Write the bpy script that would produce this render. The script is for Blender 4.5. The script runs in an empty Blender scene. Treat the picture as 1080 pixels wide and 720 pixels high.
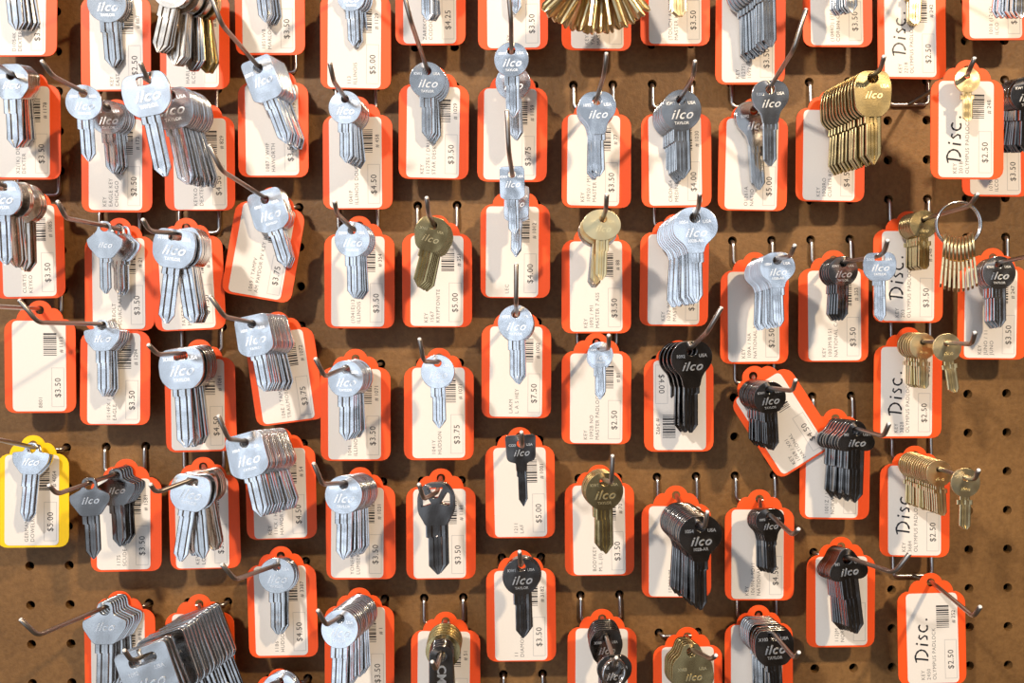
import bpy, bmesh, math, random
from mathutils import Vector, Matrix
random.seed(7)
S = 0.0254                                   # everything below is laid out in inches, linked in metres
scene = bpy.context.scene
COL = scene.collection
PI = math.pi

# ------------------------------------------------------------------ camera (solved from the pegboard's one-inch hole grid)
F = 950.0
RX, RY, RZ, TX, TY, TD = 0.0158, -0.0103, -0.0149, 1.753, 6.494, 23.056
def rot(ax, a): return Matrix.Rotation(a, 3, ax)
M = rot('Z', RZ) @ rot('X', RX) @ rot('Y', RY)
RC = M @ Matrix(((1, 0, 0), (0, 0, -1), (0, 1, 0)))       # world (x, y, z) -> camera (right, down, forward)
T = Vector((TX, TY, TD))
CAM = -(RC.transposed() @ T)                               # inches
def at(u, v, z):
    """the point at height z (inches) off the pegboard seen at pixel u, v"""
    d = RC.transposed() @ Vector(((u - 540) / F, (v - 360) / F, 1.0))
    k = (-z - CAM.y) / d.y
    return CAM + d * k
def pix(p):
    c = RC @ p + T
    return Vector((540 + F * c.x / c.z, 360 + F * c.y / c.z))
cam = bpy.data.cameras.new('camera'); camo = bpy.data.objects.new('camera', cam); COL.objects.link(camo)
cam.sensor_fit = 'HORIZONTAL'; cam.sensor_width = 36.0; cam.lens = 36.0 * F / 1080.0
cam.clip_start = 0.01; cam.clip_end = 50
Rb = Matrix(((1, 0, 0), (0, -1, 0), (0, 0, -1))) @ RC
camo.matrix_world = Matrix.Translation(CAM * S) @ Rb.transposed().to_4x4()
scene.camera = camo

# ------------------------------------------------------------------ materials
def new_mat(name):
    m = bpy.data.materials.new(name); m.use_nodes = True
    nt = m.node_tree; b = nt.nodes['Principled BSDF']
    return m, nt, b
def noise(nt, scale, detail=4, stretch=None, rough=.6):
    tc = nt.nodes.new('ShaderNodeTexCoord'); n = nt.nodes.new('ShaderNodeTexNoise')
    n.inputs['Scale'].default_value = scale; n.inputs['Detail'].default_value = detail; n.inputs['Roughness'].default_value = rough
    if stretch:
        mp = nt.nodes.new('ShaderNodeMapping'); mp.inputs['Scale'].default_value = stretch
        nt.links.new(tc.outputs['Object'], mp.inputs['Vector']); nt.links.new(mp.outputs['Vector'], n.inputs['Vector'])
    else: nt.links.new(tc.outputs['Object'], n.inputs['Vector'])
    return n
def ramp(nt, src, stops):
    r = nt.nodes.new('ShaderNodeValToRGB')
    e = r.color_ramp.elements
    e[0].position, e[0].color = stops[0][0], (*stops[0][1], 1)
    e[1].position, e[1].color = stops[-1][0], (*stops[-1][1], 1)
    for p, c in stops[1:-1]:
        q = e.new(p); q.color = (*c, 1)
    nt.links.new(src, r.inputs['Fac']); return r
def bump(nt, b, src, strength, dist):
    u = nt.nodes.new('ShaderNodeBump'); u.inputs['Strength'].default_value = strength; u.inputs['Distance'].default_value = dist
    nt.links.new(src, u.inputs['Height']); nt.links.new(u.outputs['Normal'], b.inputs['Normal'])
def metal(name, c, rough, var=.12):
    m, nt, b = new_mat(name)
    b.inputs['Metallic'].default_value = 1
    n = noise(nt, 6, 5, (1, 1, .6))
    lo = tuple(x * (1 - var) for x in c)
    r = ramp(nt, n.outputs['Fac'], [(.3, lo), (.7, c)]); nt.links.new(r.outputs['Color'], b.inputs['Base Color'])
    n2 = noise(nt, 55, 4)
    mr = nt.nodes.new('ShaderNodeMapRange'); mr.inputs['To Min'].default_value = rough * .8; mr.inputs['To Max'].default_value = rough * 1.2
    nt.links.new(n2.outputs['Fac'], mr.inputs['Value']); nt.links.new(mr.outputs['Result'], b.inputs['Roughness'])
    bump(nt, b, n2.outputs['Fac'], .022, .004)
    n3 = noise(nt, 2.6, 1); u = nt.nodes.new('ShaderNodeBump'); u.inputs['Strength'].default_value = .35; u.inputs['Distance'].default_value = .003
    nt.links.new(n3.outputs['Fac'], u.inputs['Height'])
    first = [x for x in nt.nodes if x.type == 'BUMP' and x != u][0]; nt.links.new(u.outputs['Normal'], first.inputs['Normal'])
    return m
def paint(name, c, rough=.5, var=.06, scale=30, spec=.4):
    m, nt, b = new_mat(name)
    n = noise(nt, scale, 4)
    r = ramp(nt, n.outputs['Fac'], [(.3, tuple(x * (1 - var) for x in c)), (.7, c)])
    nt.links.new(r.outputs['Color'], b.inputs['Base Color'])
    b.inputs['Roughness'].default_value = rough; b.inputs['Specular IOR Level'].default_value = spec
    return m
MAT = {
    'n': metal('nickel_silver', (.84, .84, .85), .14),
    'd': metal('nickel_shaded_grey', (.62, .61, .60), .14),  # same nickel, colour lowered to stand in for greyer reflections
    'k': metal('nickel_shaded_dark', (.30, .285, .275), .13),  # nickel coloured dark for the black reflections; black keys use it too
    'b': metal('brass', (.86, .70, .40), .30),
    'o': metal('old_brass', (.56, .43, .21), .24),
    'z': metal('warm_nickel', (.74, .65, .56), .2),
    'wire': metal('zinc_wire', (.46, .41, .37), .34),
    'bracket': metal('bright_zinc_wire', (.66, .63, .60), .30),
    'ring': metal('split_ring_steel', (.72, .71, .70), .18),
    'stamp': metal('stamped_metal', (.95, .95, .95), .42, .03),
    'stampb': metal('stamped_brass', (.90, .76, .45), .38, .03),
    'orange': paint('orange_card', (1.0, .098, .012), .5, .04, 20),
    'yellow': paint('yellow_card', (1.0, .62, .0), .5, .04, 20),
    'paper': paint('white_paper', (.84, .775, .705), .45, .03, 25),
    'ink': paint('printed_ink', (.035, .032, .035), .6, .1, 60),
    'grey': paint('pale_printed_ink', (.17, .16, .155), .6, .1, 60),
    'line': paint('thin_box_line', (.55, .52, .50), .6, .1, 60),
    'marker': paint('marker_ink', (.012, .012, .018), .4, .1, 60),
    'cut': paint('lit_cut_wire_end', (.86, .85, .83), .45, .05, 80),  # near-white colour stands in for light caught on the cut tips
    'back': paint('dark_wall', (.02, .016, .013), .9, .2, 4),
}
def board_mat():
    m, nt, b = new_mat('hardboard')
    a = noise(nt, 9, 6, None, .65)
    r = ramp(nt, a.outputs['Fac'], [(.28, (.150, .073, .022)), (.5, (.220, .110, .035)), (.72, (.290, .150, .050))])
    f = noise(nt, 260, 3, (1, 1, 1), .7)
    mx = nt.nodes.new('ShaderNodeMix'); mx.data_type = 'RGBA'; mx.blend_type = 'MULTIPLY'; mx.inputs['Factor'].default_value = .55
    r2 = ramp(nt, f.outputs['Fac'], [(.3, (.55, .5, .46)), (.62, (1.05, 1.05, 1.05))])
    nt.links.new(r.outputs['Color'], mx.inputs['A']); nt.links.new(r2.outputs['Color'], mx.inputs['B'])
    nt.links.new(mx.outputs['Result'], b.inputs['Base Color'])
    b.inputs['Roughness'].default_value = .55; b.inputs['Specular IOR Level'].default_value = .35
    bump(nt, b, f.outputs['Fac'], .25, .002)
    return m
MAT['board'] = board_mat()

# ------------------------------------------------------------------ object helpers
def link(name, me, mat=None, parent=None):
    o = bpy.data.objects.new(name, me); COL.objects.link(o)
    if mat is not None and not me.materials: me.materials.append(MAT[mat])
    if parent: o.parent = parent
    return o
def empty(name, loc, rot3=None, scale=1.0):
    o = bpy.data.objects.new(name, None); COL.objects.link(o)
    o.empty_display_size = .01
    mw = Matrix.Translation(loc)
    if rot3: mw = mw @ rot3.to_4x4()
    o.matrix_world = mw @ Matrix.Scale(scale, 4)
    return o
def tag(o, label, cat, group=None):
    o['label'] = label; o['category'] = cat
    if group: o['group'] = group
def from_curve(cu):
    ob = bpy.data.objects.new('tmp', cu); COL.objects.link(ob)
    dg = bpy.context.evaluated_depsgraph_get()
    me = bpy.data.meshes.new_from_object(ob.evaluated_get(dg))
    bpy.data.objects.remove(ob); bpy.data.curves.remove(cu)
    me.materials.clear()
    # curve plane (x, y) -> upright (x, z), its thickness along y
    for v in me.vertices: v.co = Vector((v.co.x, -v.co.z, v.co.y))
    return me
def flat(loops, thick, bev, res=1):
    """outline + holes (lists of (x, z)) as a bevelled sheet"""
    cu = bpy.data.curves.new('c', 'CURVE'); cu.dimensions = '2D'; cu.fill_mode = 'BOTH'
    cu.extrude = thick / 2 - bev; cu.bevel_depth = bev; cu.bevel_resolution = res; cu.offset = -bev
    for lp in loops:
        sp = cu.splines.new('POLY'); sp.points.add(len(lp) - 1); sp.use_cyclic_u = True
        for p, q in zip(sp.points, lp): p.co = (q[0], q[1], 0, 1)
    return from_curve(cu)
TEXT = {}
def text(s, size, shear=0, offset=0, extrude=0, ax='CENTER', space=1.0):
    k = (s, size, shear, offset, extrude, ax, space)
    if k not in TEXT:
        cu = bpy.data.curves.new('t', 'FONT'); cu.body = s; cu.size = size; cu.shear = shear; cu.offset = offset
        cu.extrude = extrude; cu.align_x = ax; cu.align_y = 'CENTER'; cu.space_character = space; cu.resolution_u = 3
        TEXT[k] = from_curve(cu)
    return TEXT[k]
def moved(me, mtx):
    me = me.copy(); me.transform(mtx); return me
def joined(meshes):
    bm = bmesh.new()
    for m in meshes: bm.from_mesh(m)
    me = bpy.data.meshes.new('m'); bm.to_mesh(me); bm.free(); return me
def rounded(pts, n=6):
    """polygon of (x, y, r): corners rounded by r"""
    out = []
    N = len(pts)
    for i in range(N):
        p = Vector(pts[i][:2]); a = Vector(pts[i - 1][:2]); c = Vector(pts[(i + 1) % N][:2])
        r = pts[i][2] if len(pts[i]) > 2 else 0
        if r <= 0: out.append((p.x, p.y)); continue
        da, dc = (a - p), (c - p)
        r = min(r, da.length * .49, dc.length * .49)
        A, B = p + da.normalized() * r, p + dc.normalized() * r
        for k in range(n + 1):
            t = k / n
            q = A * (1 - t) ** 2 + p * 2 * t * (1 - t) + B * t * t
            out.append((q.x, q.y))
    return out
def circle(cx, cy, rx, ry=None, n=40):
    ry = ry or rx
    return [(cx + rx * math.cos(2 * PI * k / n), cy + ry * math.sin(2 * PI * k / n)) for k in range(n)]
def fillet(pts, r, n=5):
    out = [pts[0]]
    for i in range(1, len(pts) - 1):
        p = pts[i]; da, dc = pts[i - 1] - p, pts[i + 1] - p
        if da.length < 1e-6 or dc.length < 1e-6: continue
        q = min(r, da.length * .45, dc.length * .45)
        A, B = p + da.normalized() * q, p + dc.normalized() * q
        for k in range(n + 1):
            t = k / n; out.append(A * (1 - t) ** 2 + p * 2 * t * (1 - t) + B * t * t)
    out.append(pts[-1]); return out
def tube(pts, r, n=12, closed=False, taper=True):
    """swept round wire, points in inches; ends closed with a small chamfer"""
    bm = bmesh.new(); rings = []
    N = len(pts); up = None
    for i, p in enumerate(pts):
        if closed: d = pts[(i + 1) % N] - pts[i - 1]
        else: d = pts[min(i + 1, N - 1)] - pts[max(i - 1, 0)]
        d.normalize()
        if up is None: up = d.orthogonal().normalized()
        up = (up - d * up.dot(d)).normalized()
        s = d.cross(up)
        def ring(c, rr): return [bm.verts.new((c + (up * math.cos(2 * PI * k / n) + s * math.sin(2 * PI * k / n)) * rr) * S) for k in range(n)]
        if not closed and i == 0: rings.append(ring(p - d * r * .25, r * .7))
        rings.append(ring(p, r))
        if not closed and i == N - 1: rings.append(ring(p + d * r * .25, r * .7))
    for i in range(len(rings) if closed else len(rings) - 1):
        a, b = rings[i], rings[(i + 1) % len(rings)]
        for k in range(n):
            f = bm.faces.new((a[k], a[(k + 1) % n], b[(k + 1) % n], b[k])); f.smooth = True
    if not closed:
        bm.faces.new(rings[0][::-1]); bm.faces.new(rings[-1])
    bmesh.ops.recalc_face_normals(bm, faces=bm.faces)
    me = bpy.data.meshes.new('tube'); bm.to_mesh(me); bm.free(); return me

# ------------------------------------------------------------------ setting: pegboard and the wall behind it
def build_board():
    bm = bmesh.new(); n = 16; r = .115; t = .22
    for ix in range(-19, 18):
        for iy in range(-21, 8):
            sq, ho, hb = [], [], []
            for k in range(n):
                a = 2 * PI * (k + .0) / n; c, s = math.cos(a), math.sin(a); m = .5 / max(abs(c), abs(s))
                sq.append(bm.verts.new(((ix + c * m) * S, 0, (-iy + s * m) * S)))
                ho.append(bm.verts.new(((ix + c * r) * S, 0, (-iy + s * r) * S)))
                hb.append(bm.verts.new(((ix + c * r) * S, t * S, (-iy + s * r) * S)))
            for k in range(n):
                j = (k + 1) % n
                bm.faces.new((sq[k], sq[j], ho[j], ho[k])); bm.faces.new((ho[k], ho[j], hb[j], hb[k]))
    bmesh.ops.remove_doubles(bm, verts=bm.verts, dist=1e-5)
    bmesh.ops.recalc_face_normals(bm, faces=bm.faces)
    me = bpy.data.meshes.new('pegboard'); bm.to_mesh(me); bm.free()
    o = link('pegboard', me, 'board')
    tag(o, 'brown hardboard pegboard panel full of round holes behind all the cards', 'pegboard')
    bm = bmesh.new()
    bmesh.ops.create_cube(bm, size=1, matrix=Matrix.Translation((-.5 * S, 1.3 * S, 6.5 * S)) @ Matrix.Diagonal((40 * S, 1.0 * S, 32 * S, 1)))
    me = bpy.data.meshes.new('wall_back'); bm.to_mesh(me); bm.free()
    w = link('wall_back', me, 'back'); w['kind'] = 'structure'
build_board()

# ------------------------------------------------------------------ price cards
CP = 42.6                                                   # pixels per inch at the cards' distance
half = [(0, 0), (3, .3), (6, 1.3), (9, 3.4), (11, 6), (12, 8.2), (14.5, 8.0), (18, 9.2), (21, 12), (23, 15.5), (24, 19.5), (27, 19.6), (31, 21.5), (34.5, 25), (36.2, 29), (36.5, 34),
        (36.5, 107), (35.6, 111.5), (33, 115), (29.5, 116.8), (26, 117.3)]
OUT = [(x / CP, -(y - 10) / CP) for x, y in half] + [(-x / CP, -(y - 10) / CP) for x, y in half[:0:-1]]
CARD = flat([OUT, circle(0, 0, .105, n=20)], .022, .004)
LAB = flat([rounded([(-28.5 / CP, -(21 - 10) / CP, .13), (26.5 / CP, -(21 - 10) / CP, .13), (26.5 / CP, -(115.5 - 10) / CP, .13), (-28.5 / CP, -(115.5 - 10) / CP, .13)])], .008, .001)
BAR = {}
def barcode(k):
    rnd = random.Random(k); bm = bmesh.new(); y = 0
    while y < 24:
        w = rnd.choice((.7, .7, 1.2, 1.8)); w = min(w, 24 - y)
        x0, x1, z0, z1 = 3.5 / CP, 17 / CP, -(24 + y) / CP, -(24 + y + w) / CP
        bm.faces.new([bm.verts.new((x, 0, z)) for x, z in ((x0, z1), (x1, z1), (x1, z0), (x0, z0))])
        y += w + rnd.choice((.7, .9, 1.3))
    me = bpy.data.meshes.new('barcode'); bm.to_mesh(me); bm.free(); return me
BARS = [barcode(k) for k in range(4)]
def box_line():
    o = [(11.5 / CP, -60 / CP), (24.5 / CP, -60 / CP), (24.5 / CP, -101 / CP), (11.5 / CP, -101 / CP)]
    i = [(12 / CP, -60.5 / CP), (24 / CP, -60.5 / CP), (24 / CP, -100.5 / CP), (12 / CP, -100.5 / CP)]
    return flat([o, i], .001, 0)
BOX = box_line()
def strokes():
    """hand-written Disc. as ribbons; drawn left to right, then turned to read upwards"""
    def arc(cx, cy, rx, ry, a0, a1, n=14):
        return [(cx + rx * math.cos(math.radians(a0 + (a1 - a0) * k / n)), cy + ry * math.sin(math.radians(a0 + (a1 - a0) * k / n))) for k in range(n + 1)]
    L = [[(1, 0), (2, 7), (2.5, 13)], [(-1, 12.5)] + arc(3, 6.8, 8.5, 6.8, 85, -80), [(16.5, 0), (17.5, 7.5)], [(18, 11), (18.4, 12)],
         [(27, 8.5), (24.5, 9.2), (23, 7.5), (25, 5), (26.5, 3), (25.5, .6), (22.5, .4)], arc(35, 4.3, 4.2, 4.6, 50, 300), [(43, .4), (43.9, .8)]]
    bm = bmesh.new(); w = .95
    for l in L:
        pts = [Vector((x, y)) for x, y in l]; prev = None
        for i, p in enumerate(pts):
            d = (pts[min(i + 1, len(pts) - 1)] - pts[max(i - 1, 0)]).normalized(); nn = Vector((-d.y, d.x)) * w * (.75 + .35 * (i % 3) / 2 if len(pts) > 4 else 1)
            e = p - d * .5 if i == 0 else (p + d * .5 if i == len(pts) - 1 else p)
            c = [bm.verts.new(((e + q).x / CP, 0, (e + q).y / CP)) for q in (nn, -nn)]
            if prev: bm.faces.new((prev[0], prev[1], c[1], c[0]))
            prev = c
    me = bpy.data.meshes.new('hand'); bm.to_mesh(me); bm.free(); return me
HAND = strokes()
UP = Matrix.Rotation(-PI / 2, 4, 'Y')                       # turns writing to read from the bottom upwards
def card(pos, ang, price, num, lines, where, color='orange', disc=False, flip=False, pitch=0, yaw=0, scale=1.0, zc_far=False):
    R = Matrix.Rotation(ang, 3, 'Y') @ Matrix.Rotation(pitch, 3, 'X') @ Matrix.Rotation(yaw, 3, 'Z')
    t = empty('price_card', pos * S, R, S * scale)
    what = color + (' ' + price if price else '') + ' price card'
    if disc: what = color + (' ' + price if price else '') + ' card handwritten Disc.'
    tag(t, what + ' ' + where, 'price card', 'key price cards on the pegboard')
    link('card_backing', CARD, None, t)
    if not CARD.materials: CARD.materials.append(None)
    t.children[0].material_slots[0].link = 'OBJECT'; t.children[0].material_slots[0].material = MAT[color]
    lb = link('paper_label', LAB, 'paper', t); lb.location = (random.uniform(-1.8, 1.4) / CP, -.0155, random.uniform(-.8, .5) / CP); lb.rotation_euler = (0, random.uniform(-.012, .012), 0)
    if flip:
        lb.rotation_euler = (0, PI, 0); lb.location = (0, -.0155, -(21 + 115.5 - 20) / CP)
    def on(name, me, mat, x, y, z=-.0062, up=True):
        o = link(name, me, mat, lb); o.location = (x / CP, z, -(y - 10) / CP)
        if up: o.rotation_euler = (0, -PI / 2, 0)
        return o
    o = link('barcode', BARS[random.randrange(4)], 'ink', lb); o.location = (0, -.0062, 0)
    o = link('price_box', BOX, 'line', lb); o.location = (0, -.0062, 0)
    if price: on('price_text', text(price, 8.5 / CP, space=1.08), 'ink', 18.2, 91)
    if num: on('item_number', text('# ' + num, 5.6 / CP, space=1.05), 'ink', 22, 46)
    x = -12 if disc or len(lines) > 2 else -6
    if lines:
        ms = [moved(text(l, 5.4 / CP, ax='LEFT', space=1.12), Matrix.Translation((0, 0, -i * 6.2 / CP))) for i, l in enumerate(lines)]
        on('item_text', joined(ms), 'grey', x, 112)
    if disc: on('handwriting', HAND, 'marker', -6.5, 100 if zc_far else 92)
    return t

# ------------------------------------------------------------------ key shapes: hole at the origin, blade tip at z = -1
def sym(p): return [(x, -y, r) for x, y, r in p] + [(-x, -y, r) for x, y, r in p[::-1]]
def polar(f, cy, n=54): return [(f(2 * PI * k / n) * math.sin(2 * PI * k / n), -cy + f(2 * PI * k / n) * math.cos(2 * PI * k / n)) for k in range(n)]
HR = .062
KIND = {                      # outline, hole outlines, blade half width, blade start, logo (y, size), words
    'round': (circle(0, -.135, .262), None, .115, .30, .19, .17),
    'kwik': (rounded(sym([(.20, -.075, .09), (.255, .06, .1), (.24, .26, .09), (.13, .37, .05)])), [rounded([(-.075, .04, .03), (.075, .04, .03), (.075, -.05, .03), (-.075, -.05, .03)])], .088, .30, .17, .16),
    'square': (rounded(sym([(.255, -.13, .10), (.27, .38, .10), (.13, .47, .05)])), None, .115, .36, .24, .19),
    'rect': (rounded(sym([(.205, -.13, .07), (.205, .37, .04), (.11, .42, .03)])), None, .10, .34, .17, .15),
    'wide': (rounded(sym([(.13, -.125, .09), (.255, .01, .12), (.265, .19, .12), (.115, .33, .05), (.092, .42, .03)])), None, .092, .36, .18, .15),
    'diamond': (rounded(sym([(.085, -.095, .08), (.115, .06, .05), (.265, .19, .03), (.245, .29, .04), (.10, .47, .05)])), None, .09, .42, .27, .12),
    'shield': (rounded(sym([(.085, -.10, .08), (.10, .05, .03), (.255, .135, .03), (.25, .22, .04), (.12, .42, .05)])), None, .105, .38, .21, .13),
    'trap': (rounded(sym([(.07, -.085, .07), (.11, .04, .03), (.265, .06, .04), (.245, .20, .05), (.11, .36, .05)])), None, .095, .32, .19, .14),
    'padlock': (circle(0, -.09, .285), None, .125, .34, .22, .11),
    'master': (circle(-.02, -.10, .315, .255), None, .105, .32, .17, .15),
    'trefoil': (polar(lambda a: .215 + .045 * math.cos(3 * a) + .02 * math.cos(2 * (a - PI / 2)), .10), None, .12, .24, .17, .14),
    'hexround': (rounded(sym([(.17, -.13, .1), (.29, .10, .12), (.20, .36, .1), (.12, .42, .05)])), None, .12, .36, .22, .16),
    'flared': (rounded(sym([(.14, -.115, .09), (.25, .0, .12), (.25, .17, .1), (.13, .30, .06), (.10, .45, .04)])), None, .10, .40, .19, .15),
    'lobed': (rounded(sym([(.10, -.11, .1), (.15, .04, .06), (.26, .13, .1), (.28, .40, .1), (.16, .52, .05)])), None, .12, .46, .34, .13),
    'ford': (rounded(sym([(.13, -.16, .1), (.225, -.02, .1), (.225, .20, .08), (.17, .30, .04), (.13, .38, .03)])),
             [rounded([(-.10, .10, .02), (.10, .10, .02), (.03, -.03, .02), (-.03, -.03, .02)]), rounded([(-.18, .02, .02), (-.14, .04, .02), (-.05, -.10, .02), (-.18, -.14, .02)]), rounded([(.18, .02, .02), (.18, -.14, .02), (.05, -.10, .02), (.14, .04, .02)])], .13, .34, None, .1),
    'plate': (rounded(sym([(.27, -.13, .06), (.27, .46, .05), (.22, .52, .03)])), [rounded([(-.14, .05, .05), (.14, .05, .05), (.14, -.05, .05), (-.14, -.05, .05)])], .20, .46, .26, .17),
    'oblong': (rounded(sym([(.145, -.13, .14), (.145, .74, .03), (.12, .80, .03)])), None, .085, .72, .40, .17),
    'dome': (rounded(sym([(.16, -.085, .13), (.225, .08, .12), (.20, .36, .10), (.10, .45, .04)])), None, .10, .38, .20, .12),
    'smallsquare': (rounded(sym([(.245, -.135, .06), (.225, .27, .08), (.09, .31, .02), (.085, .44, .02)])), None, .08, .40, .15, .15),
    'octagon': (rounded(sym([(.12, -.16, .04), (.24, -.03, .04), (.24, .18, .04), (.13, .33, .04)])), None, .12, .28, .14, .15),
}
LOOK = {'round': 'round-headed', 'kwik': 'broad flat-topped', 'square': 'square-headed', 'rect': 'rectangular-headed', 'wide': 'wide-headed', 'diamond': 'diamond-headed', 'shield': 'shield-headed',
        'trap': 'trapezoid-headed', 'padlock': 'small round', 'master': 'oval-headed', 'trefoil': 'three-lobed', 'hexround': 'angular-headed', 'flared': 'flare-necked', 'lobed': 'waisted',
        'ford': 'window-cut', 'plate': 'large plate-headed', 'oblong': 'oblong', 'octagon': 'octagonal', 'dome': 'dome-headed', 'smallsquare': 'small square-headed'}
TONE = {'n': 'silver', 'd': 'grey', 'k': 'dark', 'b': 'brass', 'o': 'old brass', 'z': 'warm silver'}
TH = .042
def blade_mesh(b, y0, kind):
    """milled blade: a cross-section with long grooves carried down to a pointed tip"""
    g = TH * .36
    sec = [(0, g * .35), (.05, 0), (.26, 0), (.34, g), (.50, g), (.55, 0), (.70, 0), (.77, g * 1.1), (.93, g * .9), (1, g * 1.1)]
    sh = .52 if y0 < .45 else y0 + .1
    if kind == 'padlock':
        rows = [(y0, -b * .8, b * .8), (.43, -b * .8, b * .8), (.431, -b * 1.25, b * 1.25), (.52, -b * 1.25, b * 1.25), (.521, -b * .8, b), (.93, -b * .8, b), (1, -b * .1, b * .6)]
    elif kind in ('wide', 'flared', 'master', 'diamond'):
        rows = [(y0, -b, b), (sh, -b, b), (sh + .01, -b * 1.0, b * .78), (.91, -b, b * .78), (1, -b * .3, b * .1)]
    elif kind == 'kwik':
        rows = [(y0, -b * 1.25, b), (.44, -b * 1.25, b), (.45, -b, b), (.91, -b, b), (1, -b * .1, b * .35)]
    else:
        rows = [(y0, -b, b), (sh, -b * 1.0, b), (sh + .012, -b * .78, b), (.885, -b * .78, b), (1, -b * .0, b * .22)]
    bm = bmesh.new(); fr, bk = [], []
    t = TH * .47
    for y, l, r in rows:
        fr.append([bm.verts.new((l + (r - l) * u, -t + d, -y)) for u, d in sec])
        bk.append([bm.verts.new((l + (r - l) * u, t, -y)) for u, d in sec])
    n = len(sec)
    for i in range(len(rows) - 1):
        for k in range(n - 1):
            bm.faces.new((fr[i][k], fr[i + 1][k], fr[i + 1][k + 1], fr[i][k + 1]))
            bm.faces.new((bk[i][k + 1], bk[i + 1][k + 1], bk[i + 1][k], bk[i][k]))
        bm.faces.new((fr[i][0], bk[i][0], bk[i + 1][0], fr[i + 1][0]))
        bm.faces.new((fr[i][-1], fr[i + 1][-1], bk[i + 1][-1], bk[i][-1]))
    for row, o in ((0, 1), (-1, -1)):
        for k in range(n - 1): bm.faces.new((fr[row][k], fr[row][k + 1], bk[row][k + 1], bk[row][k])[::o])
    bmesh.ops.recalc_face_normals(bm, faces=bm.faces)
    me = bpy.data.meshes.new('blade'); bm.to_mesh(me); bm.free(); return me
KM = {}
WORDS = ['USA', '1092', 'KW1', '1054', 'X103', 'Y11', 'M1', 'CO3']
def key_meshes(kind):
    if kind not in KM:
        out, holes, b, y0, ly, ls = KIND[kind]
        holes = holes or [circle(0, 0, HR, n=18)]
        bow = flat([out] + holes, TH, .0045, 2)
        bl = blade_mesh(b, y0, kind)
        st = None
        if ly is not None:
            ms = []
            if kind == 'oblong':
                ms.append(moved(text('CMWIRE', .15, 0, .004, .002), Matrix.Translation((0, 0, -ly)) @ Matrix.Rotation(PI / 2, 4, 'Y')))
            else:
                ms.append(moved(text('ilco', ls * 1.0, .40, .0012, .007, space=1.15), Matrix.Translation((0, 0, -ly))))
                w1, w2 = WORDS[len(KM) % 7 + 1], 'USA'
                if kind not in ('padlock', 'diamond', 'shield', 'trap'):
                    ms.append(moved(text(w1, .055, 0, .001, .002), Matrix.Translation((-.135, 0, -ly + ls * .85))))
                    ms.append(moved(text(w2, .055, 0, .001, .002), Matrix.Translation((.135, 0, -ly + ls * .85))))
                    if kind in ('round', 'square', 'kwik', 'wide'):
                        ms.append(moved(text('TAYLOR' if kind != 'wide' else '102B-AR', .05, 0, .001, .002), Matrix.Translation((0, 0, -ly - ls * .62))))
            st = joined(ms)
        KM[kind] = (bow, bl, st)
    return KM[kind]
def slot(o, mat):
    if not o.data.materials: o.data.materials.append(None)
    o.material_slots[0].link = 'OBJECT'; o.material_slots[0].material = MAT[mat]
WR = .052
PROTO = {}
def make_key(kind, mat, pos, ang, L, tilt, stamped, label, group):
    """pos = the wire the key hangs from; the rim of its hole rests on the wire"""
    drop = max(0, HR * L - WR) * .8
    R = tilt
    t = empty('padlock_key' if kind == 'padlock' else 'key', (pos + Vector((0, 0, -drop))) * S, R, L * S)
    tag(t, label, 'padlock key' if kind == 'padlock' else 'key', group)
    pk = (kind, mat)
    if pk not in PROTO:
        bow, bl, st = key_meshes(kind)
        a = link('bow', bow, None, t); slot(a, mat)
        b = link('blade', bl, None, t); slot(b, mat)
        PROTO[pk] = (a, b)
    else:
        for p in PROTO[pk]:
            c = p.copy(); c.parent = t; COL.objects.link(c)
    if stamped and key_meshes(kind)[2]:
        s = link('stamping', key_meshes(kind)[2], None, t); slot(s, 'stampb' if mat in 'bo' else 'stamp')
        s.location = (0, -TH / 2, 0)
    return t

# ------------------------------------------------------------------ hooks
ORD = ['first', 'second', 'third', 'fourth', 'fifth', 'sixth', 'seventh', 'eighth', 'ninth', 'tenth', 'eleventh', 'twelfth', 'thirteenth', 'fourteenth', 'fifteenth', 'sixteenth', 'seventeenth', 'eighteenth', 'nineteenth', 'twentieth']
def column_words(c):
    if c in (1, 13): return 'leftmost column' if c == 1 else 'rightmost column'
    return ORD[c - 1] + '-from-left column' if c <= 7 else ORD[13 - c] + '-from-right column'
def V2(p): return Vector((p[0], p[1]))
ZE = 3.2
KEYS = []
WINDOW = Vector((-.45, -.88, .12)); FLOORWARD = Vector((.38, -.88, -.32))
TILT = {'': (WINDOW, .015), 'w': (WINDOW, .17), 'g': (WINDOW, .06), 'D': (FLOORWARD, .12), 'x': (FLOORWARD, .19)}
def leaning(p, code, wob=0):
    """a hanging key leans a few degrees on its hook: which way it faces"""
    d, lim = TILT[code]
    n = ((CAM - p).normalized() + d.normalized()).normalized()
    f = Vector((0, -1, 0)); q = f.rotation_difference(n)
    a = min(q.angle, lim)
    m = Matrix.Rotation(a, 3, q.axis) if q.angle > 1e-4 else Matrix.Identity(3)
    if wob: m = m @ Matrix.Rotation(random.uniform(-wob, wob), 3, 'X') @ Matrix.Rotation(random.uniform(-wob, wob), 3, 'Z')
    return m
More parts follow.
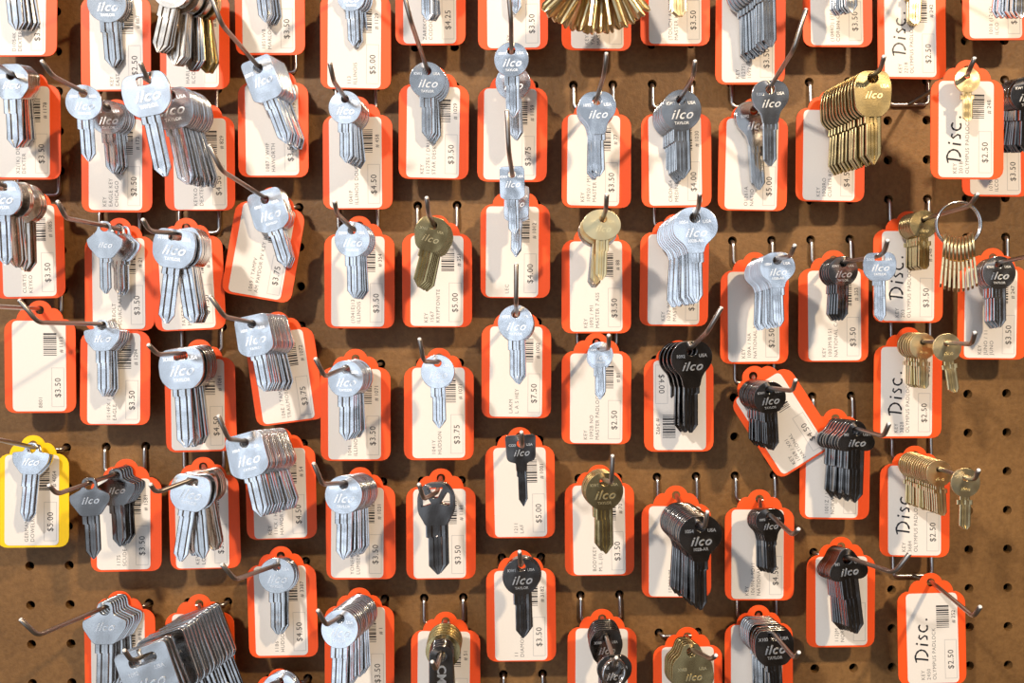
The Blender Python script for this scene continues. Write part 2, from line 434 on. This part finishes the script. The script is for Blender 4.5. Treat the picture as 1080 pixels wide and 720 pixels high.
def station(c, r, lobe, ang=0, price='', num='', lines=(), elbow=None, tip=None, keys=(), base=None, color='orange', disc=False, flip=False, zc=.75, bracket=True, card_on=True, scale=1.0, zshaft=None, row_b=False, pitch=None):
    """one peg hook with its price card and its keys; places are read off the photograph and put at their own distance"""
    a = math.radians(ang)
    hole_px = (lobe[0] + 9.6 * math.sin(a), lobe[1] + 9.6 * math.cos(a))
    C3 = at(hole_px[0], hole_px[1], zc)
    if base is None:
        l3 = at(lobe[0], lobe[1], zc)
        bx = math.floor(l3.x) + .5; q = at(lobe[0], lobe[1], 0)
        hy = math.floor(-q.z); low = not (.09 <= -q.z - hy <= .40) or row_b
        if low: hy += 1 if -q.z - hy > .3 else 0
    else:
        b3 = at(base[0], base[1], 0); bx = math.floor(b3.x) + .5; hy = round(-b3.z - .62); low = False
    B3 = Vector((bx, -.15, -(hy + .62))) if not low else Vector((bx, -.2, -(hy + .02)))
    where_c = ORD[r - 1] + ' down in ' + column_words(c)
    if elbow is None:
        e = B3.copy(); e.y = -ZE; E3 = e; T3 = e + Vector((0, -.18, .5))
    else:
        E3 = at(elbow[0], elbow[1], ZE); T3 = at(tip[0], tip[1], ZE + .25)
    epx = pix(E3); cpx = V2(hole_px); span = (epx - cpx).length
    # key groups: (kind, metal, hole, blade tip, count, hole of the rearmost key or None, tip of the rearmost or None, tilt code, z override)
    path = [(C3.y, C3)]
    made = []
    for g in keys:
        kind, mat, h, tp, n = g[:5]
        bh = g[5] if len(g) > 5 else None; bt = g[6] if len(g) > 6 else None
        tc = g[7] if len(g) > 7 else ''; zo = g[8] if len(g) > 8 else None; spin = g[9] if len(g) > 9 else 0
        if zo: zf = zo
        elif span > 28: zf = zc + (ZE - zc) * min(.97, max(.12, (V2(h) - cpx).length / span))
        else: zf = 2.3
        need = .079 * (n - 1)
        if n > 1 and bh is not None and span > 28 and not zo:
            zb = zc + (ZE - zc) * min(.9, max(.05, (V2(bh) - cpx).length / span))
            zb = min(zb, zf - need)
        else: zb = zf - need
        zb = max(zb, zc + .08)
        f3 = at(h[0], h[1], zf); t3 = at(tp[0], tp[1], zf)
        b3 = at(bh[0], bh[1], zb) if bh else f3 + Vector((0, zf - zb, 0)) + (C3 - f3) * 0
        L = (t3 - f3).length
        d = t3 - f3; af = math.atan2(-d.x, -d.z)
        ab = af
        if bh and bt:
            q = at(bt[0], bt[1], zb) - b3; ab = math.atan2(-q.x, -q.z)
        made.append((zf, zb, f3, b3, L, af, ab, kind, mat, n, tc, spin))
        path.append((f3.y, f3))
        if n > 1: path.append((b3.y, b3))
    made.sort(key=lambda m: -m[0])
    count = 0
    where = 'on hook ' + where_c
    for zf, zb, f3, b3, L, af, ab, kind, mat, n, tc, spin in made:
        tl = leaning(f3, tc)
        for i in range(n):
            t = i / (n - 1) if n > 1 else 0
            p = f3.lerp(b3, t)
            jit = 0 if i == 0 else random.uniform(-.028, .028)
            w_ = .014 if i else 0
            tj = tl @ Matrix.Rotation(random.uniform(-w_, w_), 3, 'X') @ Matrix.Rotation(random.uniform(-w_, w_), 3, 'Z') @ Matrix.Rotation(af + (ab - af) * t + jit, 3, 'Y') @ Matrix.Rotation(spin, 3, 'Z')
            KEYS.append((kind, mat, p, af + (ab - af) * t + jit, L, tj, i == 0, where, f'keys on hook {where_c}', made[0][2] if i == 0 else prev))
            prev = p
    if card_on:
        rr = random.Random(c * 31 + r)
        card(C3 + Vector((0, 0, -.03)), -(a + RZ), price, num, lines, where_c, color, disc, flip, rr.uniform(-.035, .035) if pitch is None else pitch, rr.uniform(-.05, .05), scale, zc > 1.5)
    # the wire itself
    path.append((E3.y, E3)); path.sort(key=lambda q: -q[0])
    pts = [B3]
    for y, p in path:
        if (pts[-1].y - p.y) > .16 or p is E3: pts.append(p)
    pts.append(T3)
    h = empty('peg_hook', B3 * S)
    tag(h, f'bent steel wire peg hook holding the card {where_c}' if card_on else 'steel peg hook bracket at bottom edge below the last card in ' + column_words(c), 'hook', 'steel peg hooks on the pegboard')
    sh = tube(fillet(pts, .15), WR)
    sh.transform(Matrix.Translation(-B3 * S)); link('prong', sh, 'wire', h)
    d = (T3 - E3).normalized(); tp = tube([T3 + d * .012, T3 + d * .026], WR * .8)
    tp.transform(Matrix.Translation(-B3 * S)); link('lit_cut_end', tp, 'cut', h)  # small pale cap added as the bright glint at the wire tip
    if low: u = [Vector((bx - .5, .30, -hy)), Vector((bx - .5, -.10, -hy)), Vector((bx - .42, -.2, -(hy + .02))), Vector((bx + .42, -.2, -(hy + .02))), Vector((bx + .5, -.10, -hy)), Vector((bx + .5, .30, -hy))]
    else: u = [Vector((bx - .5, .30, -hy)), Vector((bx - .5, -.07, -(hy + .02))), Vector((bx - .5, -.09, -(hy + .62))), Vector((bx + .5, -.09, -(hy + .62))), Vector((bx + .5, -.07, -hy)), Vector((bx + .5, .30, -hy))]
    um = tube(fillet(u, .13), .05); um.transform(Matrix.Translation(-B3 * S)); link('bracket', um, 'bracket', h)
    return h
ST = station
P350, P250, P450, P500, P375 = '$3.50', '$2.50', '$4.50', '$5.00', '$3.75'
# ---- first column from the left
ST(1, 1, (24, -60), 0, P350, '', ('D1054K', 'DEXTER'), keys=[('round', 'n', (9, -43), (16, 30), 5, (22, -40), (33, 34))])
ST(1, 2, (26, 69), 0, P350, '1178', ('X2(1K) DEX', 'DEXTER'), (-6, 66), (-14, 52), [('octagon', 'n', (12, 78), (15, 154), 8, (24, 80), (29, 159), '')], row_b=True)
ST(1, 3, (29, 195), 1, P350, '1085', ('CURTIS', 'KEYKO'), (-20, 180), (-30, 166),
   [('kwik', 'n', (2, 195), (5, 277), 1, None, None, 'g', 2.7), ('kwik', 'z', (11, 197), (17, 280), 2, (13, 197), (21, 282), '', 2.45), ('round', 'z', (22, 201), (24, 284), 3, (27, 202), (31, 284), '', 1.9)])
ST(1, 4, (42, 316), 0, P350, '1113', ('', '8801'), (-4, 323), (-26, 312))
ST(1, 5, (35, 458), 0, P500, '4054', ('GERMAN', 'DOWELKEY'), (-4, 463), (-26, 448), [('trap', 'n', (34, 471), (31.5, 546), 2, (37, 472), (36, 546), 'w')], color='yellow')
# ---- second column
ST(2, 1, (122, -24), 0, P250, '887', ('KEY', 'EAST'), keys=[('round', 'd', (112, -9), (116, 68), 4, (119, -7), (123, 70), 'D')])
ST(2, 2, (123, 104), 0, P250, '173', ('KEY', 'EAGLE KEY', 'CHICAGO'), (55.5, 80), (44.5, 65),
   [('round', 'n', (88, 97), (91, 168), 1, None, None, 'D'), ('round', 'd', (113, 113), (117, 181), 6, (123, 116), (128, 183), 'D')])
ST(2, 3, (126, 229), 0, P350, '21', ('DIEBOLT', 'SCURCRAFT'), (69.5, 230), (61, 213),
   [('diamond', 'd', (110.5, 238), (111, 308), 1, None, None, 'D'), ('diamond', 'n', (125, 242), (127, 309), 2, (131, 243), (132, 309), 'w')])
ST(2, 4, (122, 328.6), 0, P350, '1294', ('1014FX / L-1', 'EAGLE'), (40, 340), (21, 317), [('trap', 'n', (108, 341.5), (111, 416), 5, (118, 343), (121, 415), 'w')])
ST(2, 5, (133, 483), .5, P350, '1581', ('1175', 'SCUDE-TY'), (60, 521), (52, 512),
   [('shield', 'k', (94.4, 509), (97, 588), 1, None, None, 'x'), ('shield', 'k', (122, 499.5), (125, 575), 5, (133, 496), (136, 570), 'x')])
ST(2, 6, (126, 622), 0, '', '911', (), (39.6, 670), (22.4, 653.5), [('shield', 'd', (111, 640), (109, 727), 7, (127, 632), (132, 708), 'D')])
# ---- third column
ST(3, 1, (205, -26), 0, P450, '839', ('HARLOC', 'ILCO'), (212, -60), (210, -90),
   [('round', 'z', (183, -24), (164, 52), 4, (186, -23), (172, 60), 'g', 2.9), ('round', 'z', (190, -22), (183, 66), 4, (193, -20), (192, 70), '', 2.55), ('round', 'd', (198, -19), (200, 72), 4, (201, -18), (208, 75), '', 2.15), ('round', 'o', (206, -14), (216, 74), 4, (209, -12), (222, 72), '', 1.75)])
ST(3, 2, (210, 102), 0, P450, '829', ('KEYKO', 'DEXTER'), (155.5, 83), (148.6, 67),
   [('kwik', 'n', (152, 82), (173, 183), 1, None, None, ''), ('kwik', 'n', (178, 98), (195, 191), 10, (198, 107), (224, 200), 'D')])
ST(3, 3, (196, 229), 2.4, P450, '541', ('FAYETT', 'MASTER'), (158, 244), (151, 232),
   [('kwik', 'n', (185.5, 246), (174.5, 338), 1, None, None, 'w', 2.6), ('kwik', 'n', (189, 246), (204, 338), 7, (198, 248), (215, 337), 'w', 2.45)])
ST(3, 4, (210, 357), 1.5, P450, '1081', (), (167, 374), (157, 364), [('kwik', 'n', (191, 372), (199, 468), 1, None, None, 'w'), ('kwik', 'd', (194, 371), (204, 468), 5, (203, 369), (216, 464), '')])
ST(3, 5, (214, 481), 1.5, P350, '', ('KEY', 'LOCK'), (164.5, 519.5), (159, 511),
   [('kwik', 'n', (203, 505), (190, 589), 1, None, None, '', 2.7), ('kwik', 'd', (207, 504), (214, 586), 4, (210, 502), (204, 583), '', 2.5), ('kwik', 'z', (212, 500), (226, 578), 4, (217, 498), (229, 574), '', 1.9)])
ST(3, 6, (210, 625.5), 1, P350, '1781', (), (139, 697), (131.4, 686),
   [('plate', 'd', (151, 692), (183, 788), 3, (158, 687), (190, 780), 'D'), ('plate', 'd', (172, 678), (204, 768), 13, (212, 651), (243, 734), '')])
# ---- fourth column
ST(4, 1, (284, -63), 0, P350, '', ('1851WB', 'MARLOCK'), keys=[('round', 'n', (271, -50), (277, 20), 5, (280, -46), (287, 27), 'w')])
ST(4, 2, (288, 67), 0, P350, '1794', ('1087 / WHF', 'HAWORTH'), (234, 26), (221, -8), [('rect', 'n', (272.5, 70), (301, 149), 8, (288, 78), (312, 148), 'w')])
ST(4, 3, (289.5, 196.7), -9.4, P375, '', ('1069 / TAMPV', 'AM PAPDOR PV KEY BLANK'), (234, 180), (221, 154), [('square', 'n', (279.7, 208.6), (302, 279), 6, (286, 211), (306, 276), 'w')])
ST(4, 4, (291, 328), 7.4, P375, '1072', ('106E / TAMCO', 'TRAILMOBILE'), (237, 334), (222, 313), [('square', 'n', (266, 340), (281, 411), 11, (287, 342), (305, 410), 'w')])
ST(4, 5, (295, 450), 1, P450, '54', ('KEY', '11KX / HA', 'HAWORTH'), (241, 463), (230.5, 439), [('square', 'n', (258, 465), (279, 541), 15, (286, 463), (312, 532), 'w')])
ST(4, 6, (296, 575), 1.5, P450, '3387', ('1186', 'HUDSON'), (248, 611), (234.5, 595.5), [('round', 'd', (292, 595), (292.5, 667), 3, (297, 594), (298, 664), '')])
ST(4, 7, (295, 704), 0, P350, '', (), (252, 738), (240, 722), [('round', 'n', (295, 717), (296, 790), 3, (299, 714), (300, 786), 'w')])
# ---- fifth column
ST(5, 1, (375, -26), 0, P500, '1129', ('113', 'ILLINOIS'), keys=[('round', 'n', (370, -13), (371, 46), 4, (378, -9), (380, 50), 'w')])
ST(5, 2, (377, 101), 0, P450, '458', ('1041P', 'ILLINOIS DOUBLE'), (352, 86), (348, 67), [('round', 'n', (364, 103), (364, 170), 9, (372, 112), (378, 178), 'g')])
ST(5, 3, (379, 227), 0, P350, '354', ('(1041E)13', 'ILLINOIS DOUB'), (355, 225), (353, 213), [('round', 'n', (371.5, 241), (373, 313), 4, (377, 243), (380, 312), 'g')])
ST(5, 4, (375, 367), 0, P350, '1071', ('1041', 'ILLINOIS'), (342.5, 397), (333, 378.6), [('round', 'n', (365, 387.5), (366, 462), 6, (374, 386), (377, 456), 'w')])
ST(5, 5, (380, 491.7), .5, P350, '1031', ('YONER', 'LUMBER'), (340, 510.5), (331, 489), [('round', 'n', (363, 509), (363.5, 586), 9, (379, 506), (382, 578), 'w')])
ST(5, 6, (379, 618.6), 0, P350, '1', (), (344, 659), (335.5, 644), [('round', 'n', (359, 650.5), (358, 726), 13, (379, 634), (384, 704), 'w')])
# ---- sixth column
ST(6, 1, (454, -72), 0, '$4.25', '', ('ZAREKOL', 'CODDOOR'), keys=[('round', 'n', (449, -42), (450, 20), 5, (454, -40), (457, 24), 'g')])
ST(6, 2, (458, 69), -.5, P350, '1029', ('KEY', '1127ES / DRUNKET', 'STAR DESK'), (433.5, 23), (424, -14), [('round', 'd', (450.5, 73), (451, 145), 4, (455, 79), (458, 149), 'D')])
ST(6, 3, (461, 226), 0, P500, '351', ('KEY', '1567', 'KRYPTONITE'), (452, 226), (450, 209), [('hexround', 'o', (457, 236), (440, 301), 5, (462, 241), (448, 302), 'x', 2.5)])
ST(6, 4, (463, 366), 0, P375, '1071', ('1041Y', 'HUDSON'), (447, 381), (442.5, 358), [('round', 'n', (461.5, 381), (463, 449), 2, (462, 382), (464.5, 448), 'g', 2.3)])
ST(6, 5, (465, 493), 0, P350, '1181', ('', ''), (447, 526), (442, 511), [('ford', 'k', (459, 520), (461, 604), 2, (461, 519), (463, 600), 'D', 2.3)])
ST(6, 6, (470, 644), 0, '', '51', (), (460, 706), (456, 698), [('oblong', 'k', (465, 689), (465, 775), 4, (466, 682), (467, 765), 'x', 2.5), ('round', 'o', (467, 675), (469, 745), 5, (469, 664), (471, 730), '', 1.8)])
# ---- seventh column, the middle one
ST(7, 1, (541, -67), 0, P350, '', ('KEY',), keys=[('round', 'n', (541, -52), (543, 13), 2)])
ST(7, 2, (541, 72), -.5, P375, '1159', (), (539, 22), (535, -22), [('round', 'n', (539.3, 52), (540.5, 122), 1, None, None, 'g', 2.6), ('round', 'n', (540.5, 76), (543, 146), 2, (541, 77), (543, 147), 'g', 1.5)])
ST(7, 3, (543.5, 195), 0, '$4.00', '1012', ('LEC', ''), (536.5, 158), (534.7, 117), [('rect', 'n', (540, 182.5), (541.5, 247), 1, None, None, 'g', 2.6), ('rect', 'n', (545, 203), (543.5, 267), 2, (545.5, 206), (544, 268), 'g', 1.6)])
ST(7, 4, (544.5, 322), 0, '$7.50', '1002', ('LAKM', 'L A S HEY'), (544.3, 320), (544.5, 279), [('round', 'n', (544, 329), (544.5, 402), 3, (545, 331), (545.5, 402), 'w', 2.4)])
ST(7, 5, (548, 449.5), .5, P500, '1081', ('1211', 'LAF'), (551, 471), (550, 456), [('smallsquare', 'k', (549, 466), (552, 533), 2, (549, 466), (552, 532), 'D', 2.3)])
ST(7, 6, (549, 579), .5, P350, '3182', ('11', 'DIAMOND'), (549, 596), (548, 582), [('round', 'k', (549.5, 595.5), (551, 671), 3, (551, 593), (552.5, 667), 'D', 2.3)])
ST(7, 7, (552, 722), 0, '', '', (), card_on=False)
# ---- eighth column
ST(8, 1, (629, -66), 0, '', '', ('KEY', 'YALE TOO-KEY', 'MASTER'), (629, -44), (629, -64),
   [('padlock', 'b', (629 + .5 * i, -45), (629 + 78 * math.sin(math.radians(-47 + 5.4 * i)), -45 + 78 * math.cos(math.radians(-47 + 5.4 * i))), 1, None, None, '', 3.1 - .082 * ((i * 7) % 18), (1 if i % 3 else -1) * (.75 + .09 * ((i * 5) % 7))) for i in range(18)] + [('round', 'n', (625, -48), (626, 22), 1, None, None, '', 1.4)])
ST(8, 2, (629, 100), 0, P350, '77', ('KEY', '10920 / M17', 'MASTER E'), (637.5, 77), (639.5, 57), [('flared', 'n', (629.7, 104), (632, 184), 3, (628, 108), (628, 184), 'g', 2.4)])
ST(8, 3, (629, 232.5), 0, P350, '88', ('KEY', '1092 / M1', 'MASTER 7 ASS'), (639, 221), (640, 205.6), [('master', 'b', (636, 229.5), (634.5, 294), 1, None, None, '', 2.6), ('master', 'b', (633, 234), (629, 298), 1, None, None, '', 2.2), ('master', 'z', (632, 237), (627.5, 302), 2, None, None, '', 1.9)])
ST(8, 4, (629, 350), 0, P250, '81', ('KEY', '1092B NO', 'MASTER PADLOCK'), (642, 367), (642, 354), [('round', 'n', (633, 366), (633, 418), 3, (632, 369), (631, 420), 'g', 2.3)])
ST(8, 5, (632, 489), .3, P350, '70', ('BODYKEY', 'M..L.(II)'), (645, 509), (646, 481), [('round', 'o', (637, 505.5), (639, 583), 4, (633, 502), (634, 576), 'D', 2.4)])
ST(8, 6, (635, 641), 0, '', '', (), (648, 702), (650, 693.6), [('flared', 'k', (648, 697), (647, 771), 1, None, None, 'D', 2.9), ('hexround', 'k', (639, 670), (640, 736), 6, (636.5, 660), (637, 722), 'D', 2.1)])
# ---- ninth column
ST(9, 1, (712, -71), 0, P350, '', ('(TOUCH ALONE)', 'MASTER K'), keys=[('padlock', 'b', (717, -48), (712, 13), 2, None, None, ''), ('padlock', 'b', (714, -50), (716, 15), 2, None, None, '', 1.7)])
ST(9, 2, (713, 100), 0, '$4.00', '1030', ('CRONE4', 'MEDINES'), (731, 81), (733, 65), [('round', 'd', (718, 103), (722, 185), 7, (709, 112), (708, 188), 'D')])
ST(9, 3, (712, 225), -.5, P350, '', ('KEY', '1092 900 WM18', 'MASTER'), (737, 218), (738, 205), [('wide', 'n', (733, 227), (735, 317), 10, (715, 238), (712, 316), 'w')])
ST(9, 4, (715.5, 358), .5, '$4.00', '3492', (), (746, 350), (760.5, 325), [('flared', 'k', (729, 367), (733, 456), 4, (716, 368), (716, 450), 'x')], flip=True)
ST(9, 5, (713, 511), 0, '', '', ('1003RNM', '1003NS'), (743, 557), (746, 540), [('wide', 'k', (738, 552), (741, 642), 12, (719, 538), (716, 608), 'x', 2.9)])
ST(9, 6, (725, 660), .5, '', '', (), (750, 695), (755, 691), [('lobed', 'o', (729, 684.5), (734, 764), 5, (721, 678), (724, 750), '')])
# ---- tenth column
ST(10, 1, (792, -31), 0, '$3.50', '', ('KEY', '(1275)', '1092'), (840, -60), (846, -85), [('kwik', 'd', (810, -40), (815, 45), 9, (786, -20), (790, 62), 'D')])
ST(10, 2, (795, 103), -.5, P500, '', ('O1261A', 'NATIO'), (836.7, 53), (850, 10.5), [('flared', 'd', (812, 92), (816, 172), 1, None, None, 'D'), ('flared', 'd', (796, 115), (801, 198), 2, (794, 114), (798, 196), '')])
ST(10, 3, (796, 265), 0, P250, '', ('KEY', '109A / NA', 'NATIONAL NA'), (833.6, 270), (838, 259), [('wide', 'n', (819.5, 273), (822, 343), 11, (803, 280), (800, 342), 'w')])
ST(10, 4, (789, 387), 33, P450, '', ('KEY', '1069 / X01', 'NATIONAL'), (836, 412), (839, 401), [('round', 'k', (811, 409), (817.5, 475), 12, (796, 406), (799, 466), 'x')])
ST(10, 5, (801, 515), 0, P450, '', ('KEY', '1069N / 9D11', 'NATIONAL CABI'), (836, 564), (842, 558), [('flared', 'k', (811.5, 542), (816, 604), 6, (803, 541), (805, 598), 'x')])
ST(10, 6, (800, 637), 0, '', '', (), (838, 694), (842.5, 688), [('kwik', 'k', (815.5, 668), (820, 752), 3, (812, 664), (816, 744), 'x'), ('kwik', 'd', (808, 661), (811, 738), 6, (799, 653), (800, 722), '')])
# ---- eleventh column, third from the right
ST(11, 1, (883, -69), 0, P350, '', ('(1044D) (1045)', 'CORBIN CAB'), (915, -70), (920, -88), [('round', 'd', (894, -50), (898, 12), 7, (882, -45), (882, 23), '')])
ST(11, 2, (876, 94), -.5, P450, '', ('KEY', '1000RO', 'CURTIS RG'), (929, 73), (932, 60), [('dome', 'o', (920, 80), (920.5, 171), 12, (884, 98), (880, 188), '')])
ST(11, 3, (879, 263), 0, P350, '353', ('KEY', '1003M/B151', 'NATIONAL CABI'), (933, 265), (936, 254), [('kwik', 'n', (927.5, 270), (928, 337), 1, None, None, 'w'), ('round', 'k', (889, 276.5), (890, 337), 5, (880, 278), (879, 334), 'D', 1.9)])
ST(11, 4, (881, 430), 0, '', '', ('1001Z / H81H', 'NORWAL'), (932, 460), (937.5, 447), [('trefoil', 'k', (903, 452), (904, 530), 8, (881, 449), (880, 517), 'x')])
ST(11, 5, (887, 565), 0, '', '', ('112JM', 'NORWALK'), (943, 604), (959, 584), [('trefoil', 'k', (893, 587), (904, 667), 9, (881, 584), (887, 652), 'x', 2.0)])
# ---- twelfth column, second from the right
ST(12, 1, (961, -35), 0, P250, '242', ('KEY', '2218', 'OLYMPUS PADLOCK'), keys=[('padlock', 'b', (966, -32), (964, 24), 3)], disc=True)
ST(12, 2, (1020, 63), 0, P250, '248', ('KEY', '201B', 'OLYMPUS PADLOCK'), (1021, 77), (1027.5, 62), [('padlock', 'b', (1020, 80), (1020, 127), 1, None, None, '', 2.9)], base=(959, 112), disc=True, zc=2.45, scale=.985)
ST(12, 3, (958, 221.7), -.5, P350, '248', ('KEY', '203', 'OLYMPUS PADLOCK'), (1023, 217), (1030.7, 205), [('padlock', 'o', (974, 231), (973.5, 283), 8, (962, 234), (961, 279), '', 1.6)], disc=True)
ST(12, 4, (958, 344), 0, P250, '250', ('KEY', '3828', 'OLYMPUS PADLOCK'), (1025, 363), (1028, 351), [('padlock', 'b', (998, 361), (1005.5, 413), 1, None, None, ''), ('padlock', 'b', (973, 360), (973.5, 409), 6, (960, 359), (959, 405), '', 1.7)], disc=True)
ST(12, 5, (965, 469), -.5, P250, '', ('KEY', '3684', 'OLYMPUS PADLOCK'), (1028, 506), (1032, 496), [('padlock', 'b', (1018, 503), (1016.5, 557), 1, None, None, ''), ('padlock', 'b', (990, 494), (992.5, 543), 14, (961, 485), (960, 530), '', 2.1)], disc=True)
ST(12, 6, (981.5, 603), .5, P250, '252', ('KEY', '2450', 'OLYMPUS PADLOCK'), (1027, 650), (1033.6, 640), [], base=(963, 607), disc=True)
# ---- rightmost column
ST(13, 1, (1051, -76), 0, P350, '', ('1018 (1247)', 'ILCO'), (1090, -80), (1095, -100), [('round', 'n', (1078, -45), (1076, 18), 9, (1058, -43), (1052, 22), '')])
ST(13, 2, (1049, 89), 0, P350, '', ('1010', 'ILCO'), (1112, 74), (1122, 60), [('round', 'k', (1084, 88), (1086, 158), 10, (1070, 91), (1062, 166), 'D')])
ST(13, 3, (1047, 260.7), -.3, P350, '247', ('KEY', 'JUNO / 11', 'JUNO'), (1104, 266), (1112, 252), [('round', 'd', (1053, 277), (1053.5, 344), 5, (1045, 279), (1044, 340), '', 1.5)])
# ---- split rings with their keys
def ring(c, r, z, label, yaw=0, wire=.028):
    p = at(c[0], c[1], z); k = F / (TD - z); R = r / k
    t = empty('split_ring', p * S); tag(t, label, 'key ring')
    cs, sn = math.cos(yaw), math.sin(yaw)
    a = tube([Vector((R * math.cos(2 * PI * i / 48) * cs, -.03 + R * math.cos(2 * PI * i / 48) * sn, R * math.sin(2 * PI * i / 48))) for i in range(48)], wire, 8, True)
    b = tube([Vector((R * .99 * math.cos(2 * PI * i / 48) * cs, .03 + R * math.cos(2 * PI * i / 48) * sn, R * .99 * math.sin(2 * PI * i / 48))) for i in range(48)], wire, 8, True)
    link('coil', a, 'ring', t); link('coil', b, 'ring', t)
    return p, R
p, R = ring((1010.7, 236.5), 23.5, 2.85, 'thin silver split ring hanging from third hook in second-from-right column')
for i in range(9):
    a = math.radians(-128 + 76 * i / 8)
    q = p + Vector((R * math.cos(a), 0, R * math.sin(a)))
    t = make_key('padlock', 'b', q + Vector((0, .0, .03)), 0, 1.03, Matrix.Rotation(.10 * (4 - i) / 4, 3, 'Y') @ Matrix.Rotation(math.radians(66), 3, 'Z'), False, f'small brass padlock key {ORD[i]} from left on the thin silver split ring', 'brass keys on the split ring')
p, R = ring((647.5, 709), 14, 3.2, 'small steel split ring around hook tip at bottom of sixth-from-right column', .5)


# ------------------------------------------------------------------ hang the keys: the 300 door keys that show largest are single things, the deepest slivers are one mass
def shows(k):
    kind, mat, p, ang, L, tj, front, where, grp, prev = k
    c = p + Vector((-math.sin(ang), 0, -math.cos(ang))) * L * .45
    a = pix(c); b = pix(p + Vector((-math.sin(ang), 0, -math.cos(ang))) * L); h = pix(p)
    lp = (b - h).length
    if b.y < -2 or h.y > 728 or a.x < -25 or a.x > 1105: return 0
    vis = min(1, (b.y + 2) / lp) if h.y < 0 else min(1, (722 - h.y) / lp + .25)
    return vis * lp * lp * .4 if front else vis * lp * (h - pix(prev)).length
TRUE_KEYS = [(shows(k), i, k) for i, k in enumerate(KEYS)]
door = sorted([t for t in TRUE_KEYS if t[2][0] != 'padlock' and t[0] > 12], key=lambda t: -t[0])
single = {t[1] for t in door[:305]}; mass = {t[1] for t in door[305:]}
print('door keys', len(door), 'mass', len(mass), 'dropped', sum(1 for t in TRUE_KEYS if t[2][0] != 'padlock' and t[0] <= 12))
counts = {}; mass_bits = []
for sc, i, k in TRUE_KEYS:
    kind, mat, p, ang, L, tj, front, where, grp, prev = k
    if i in mass:
        drop = max(0, HR * L - WR) * .8
        mw = Matrix.Translation((p + Vector((0, 0, -drop))) * S) @ tj.to_4x4() @ Matrix.Scale(L * S, 4)
        mass_bits.append((mat, moved(key_meshes(kind)[0], mw))); mass_bits.append((mat, moved(key_meshes(kind)[1], mw)))
    elif i in single or (kind == 'padlock' and sc > 0):
        n = counts.get(where, 0); counts[where] = n + 1
        what = LOOK[kind] + (' padlock' if kind == 'padlock' else '')
        lab = f"{TONE[mat]} {what} key {'frontmost' if n == 0 else ORD[n] + ' from front'} {where}"
        make_key(kind, mat, p, ang, L, tj, front, lab, grp)
if mass_bits:
    mats = sorted({m for m, _ in mass_bits}); bm = bmesh.new()
    for m, me in mass_bits:
        n0 = len(bm.faces); bm.from_mesh(me); bm.faces.ensure_lookup_table()
        for f in bm.faces[n0:]: f.material_index = mats.index(m)
    me = bpy.data.meshes.new('stacked_keys'); bm.to_mesh(me); bm.free()
    for m in mats: me.materials.append(MAT[m])
    o = link('stacked_keys', me); tag(o, 'slivers of further keys packed deep inside the fuller stacks on the hooks', 'stacked keys'); o['kind'] = 'stuff'

# ------------------------------------------------------------------ light
def area(name, loc, target, size, energy, color, size_y=None):
    l = bpy.data.lights.new(name, 'AREA'); l.energy = energy; l.color = color; l.size = size
    if size_y: l.shape = 'RECTANGLE'; l.size_y = size_y
    o = bpy.data.objects.new(name, l); COL.objects.link(o); o.location = loc
    o.rotation_euler = (Vector(target) - Vector(loc)).to_track_quat('-Z', 'Y').to_euler()
    return o
CX, CZ = -.045, .165                                        # middle of the view on the board, metres
area('shop_light_left', (CX - .70, -1.2, CZ + .84), (CX - .04, 0, CZ), .08, 17.5, (1.0, .91, .81))
area('shop_light_right', (CX + .72, -1.15, CZ + .80), (CX + .06, 0, CZ), .07, 16.5, (1.0, .78, .52))
w = bpy.data.worlds.new('shop'); scene.world = w; w.use_nodes = True
nt = w.node_tree; bg = nt.nodes['Background']
tc = nt.nodes.new('ShaderNodeTexCoord')
dot = nt.nodes.new('ShaderNodeVectorMath'); dot.operation = 'DOT_PRODUCT'; dot.inputs[1].default_value = Vector((-.42, -.90, .12)).normalized()
nt.links.new(tc.outputs['Generated'], dot.inputs[0])
rp = nt.nodes.new('ShaderNodeValToRGB')
e = rp.color_ramp.elements
mr = nt.nodes.new('ShaderNodeMapRange'); mr.inputs['From Min'].default_value = -1; mr.inputs['From Max'].default_value = 1
nt.links.new(dot.outputs['Value'], mr.inputs['Value']); nt.links.new(mr.outputs['Result'], rp.inputs['Fac'])
e[0].position = .80; e[0].color = (.105, .078, .058, 1)
e[1].position = .955; e[1].color = (1.0, 1.14, 1.32, 1)
q = e.new(.88); q.color = (.26, .27, .29, 1)
nz = nt.nodes.new('ShaderNodeTexNoise'); nz.inputs['Scale'].default_value = 5.5; nz.inputs['Detail'].default_value = 2
mp = nt.nodes.new('ShaderNodeMapping'); mp.inputs['Scale'].default_value = (1, 1, 1.7)
nt.links.new(tc.outputs['Generated'], mp.inputs['Vector']); nt.links.new(mp.outputs['Vector'], nz.inputs['Vector'])
m2 = nt.nodes.new('ShaderNodeMapRange'); m2.inputs['From Min'].default_value = .36; m2.inputs['From Max'].default_value = .64; m2.inputs['To Min'].default_value = .28; m2.inputs['To Max'].default_value = 1.25
nt.links.new(nz.outputs['Fac'], m2.inputs['Value'])
vm = nt.nodes.new('ShaderNodeVectorMath'); vm.operation = 'SCALE'
nt.links.new(rp.outputs['Color'], vm.inputs[0]); nt.links.new(m2.outputs['Result'], vm.inputs['Scale'])
nt.links.new(vm.outputs['Vector'], bg.inputs['Color']); bg.inputs['Strength'].default_value = 1.0
scene.view_settings.view_transform = 'Standard'; scene.view_settings.look = 'None'
scene.view_settings.gamma = 1.0; scene.view_settings.exposure = 0.14; scene.view_settings.use_curve_mapping = False
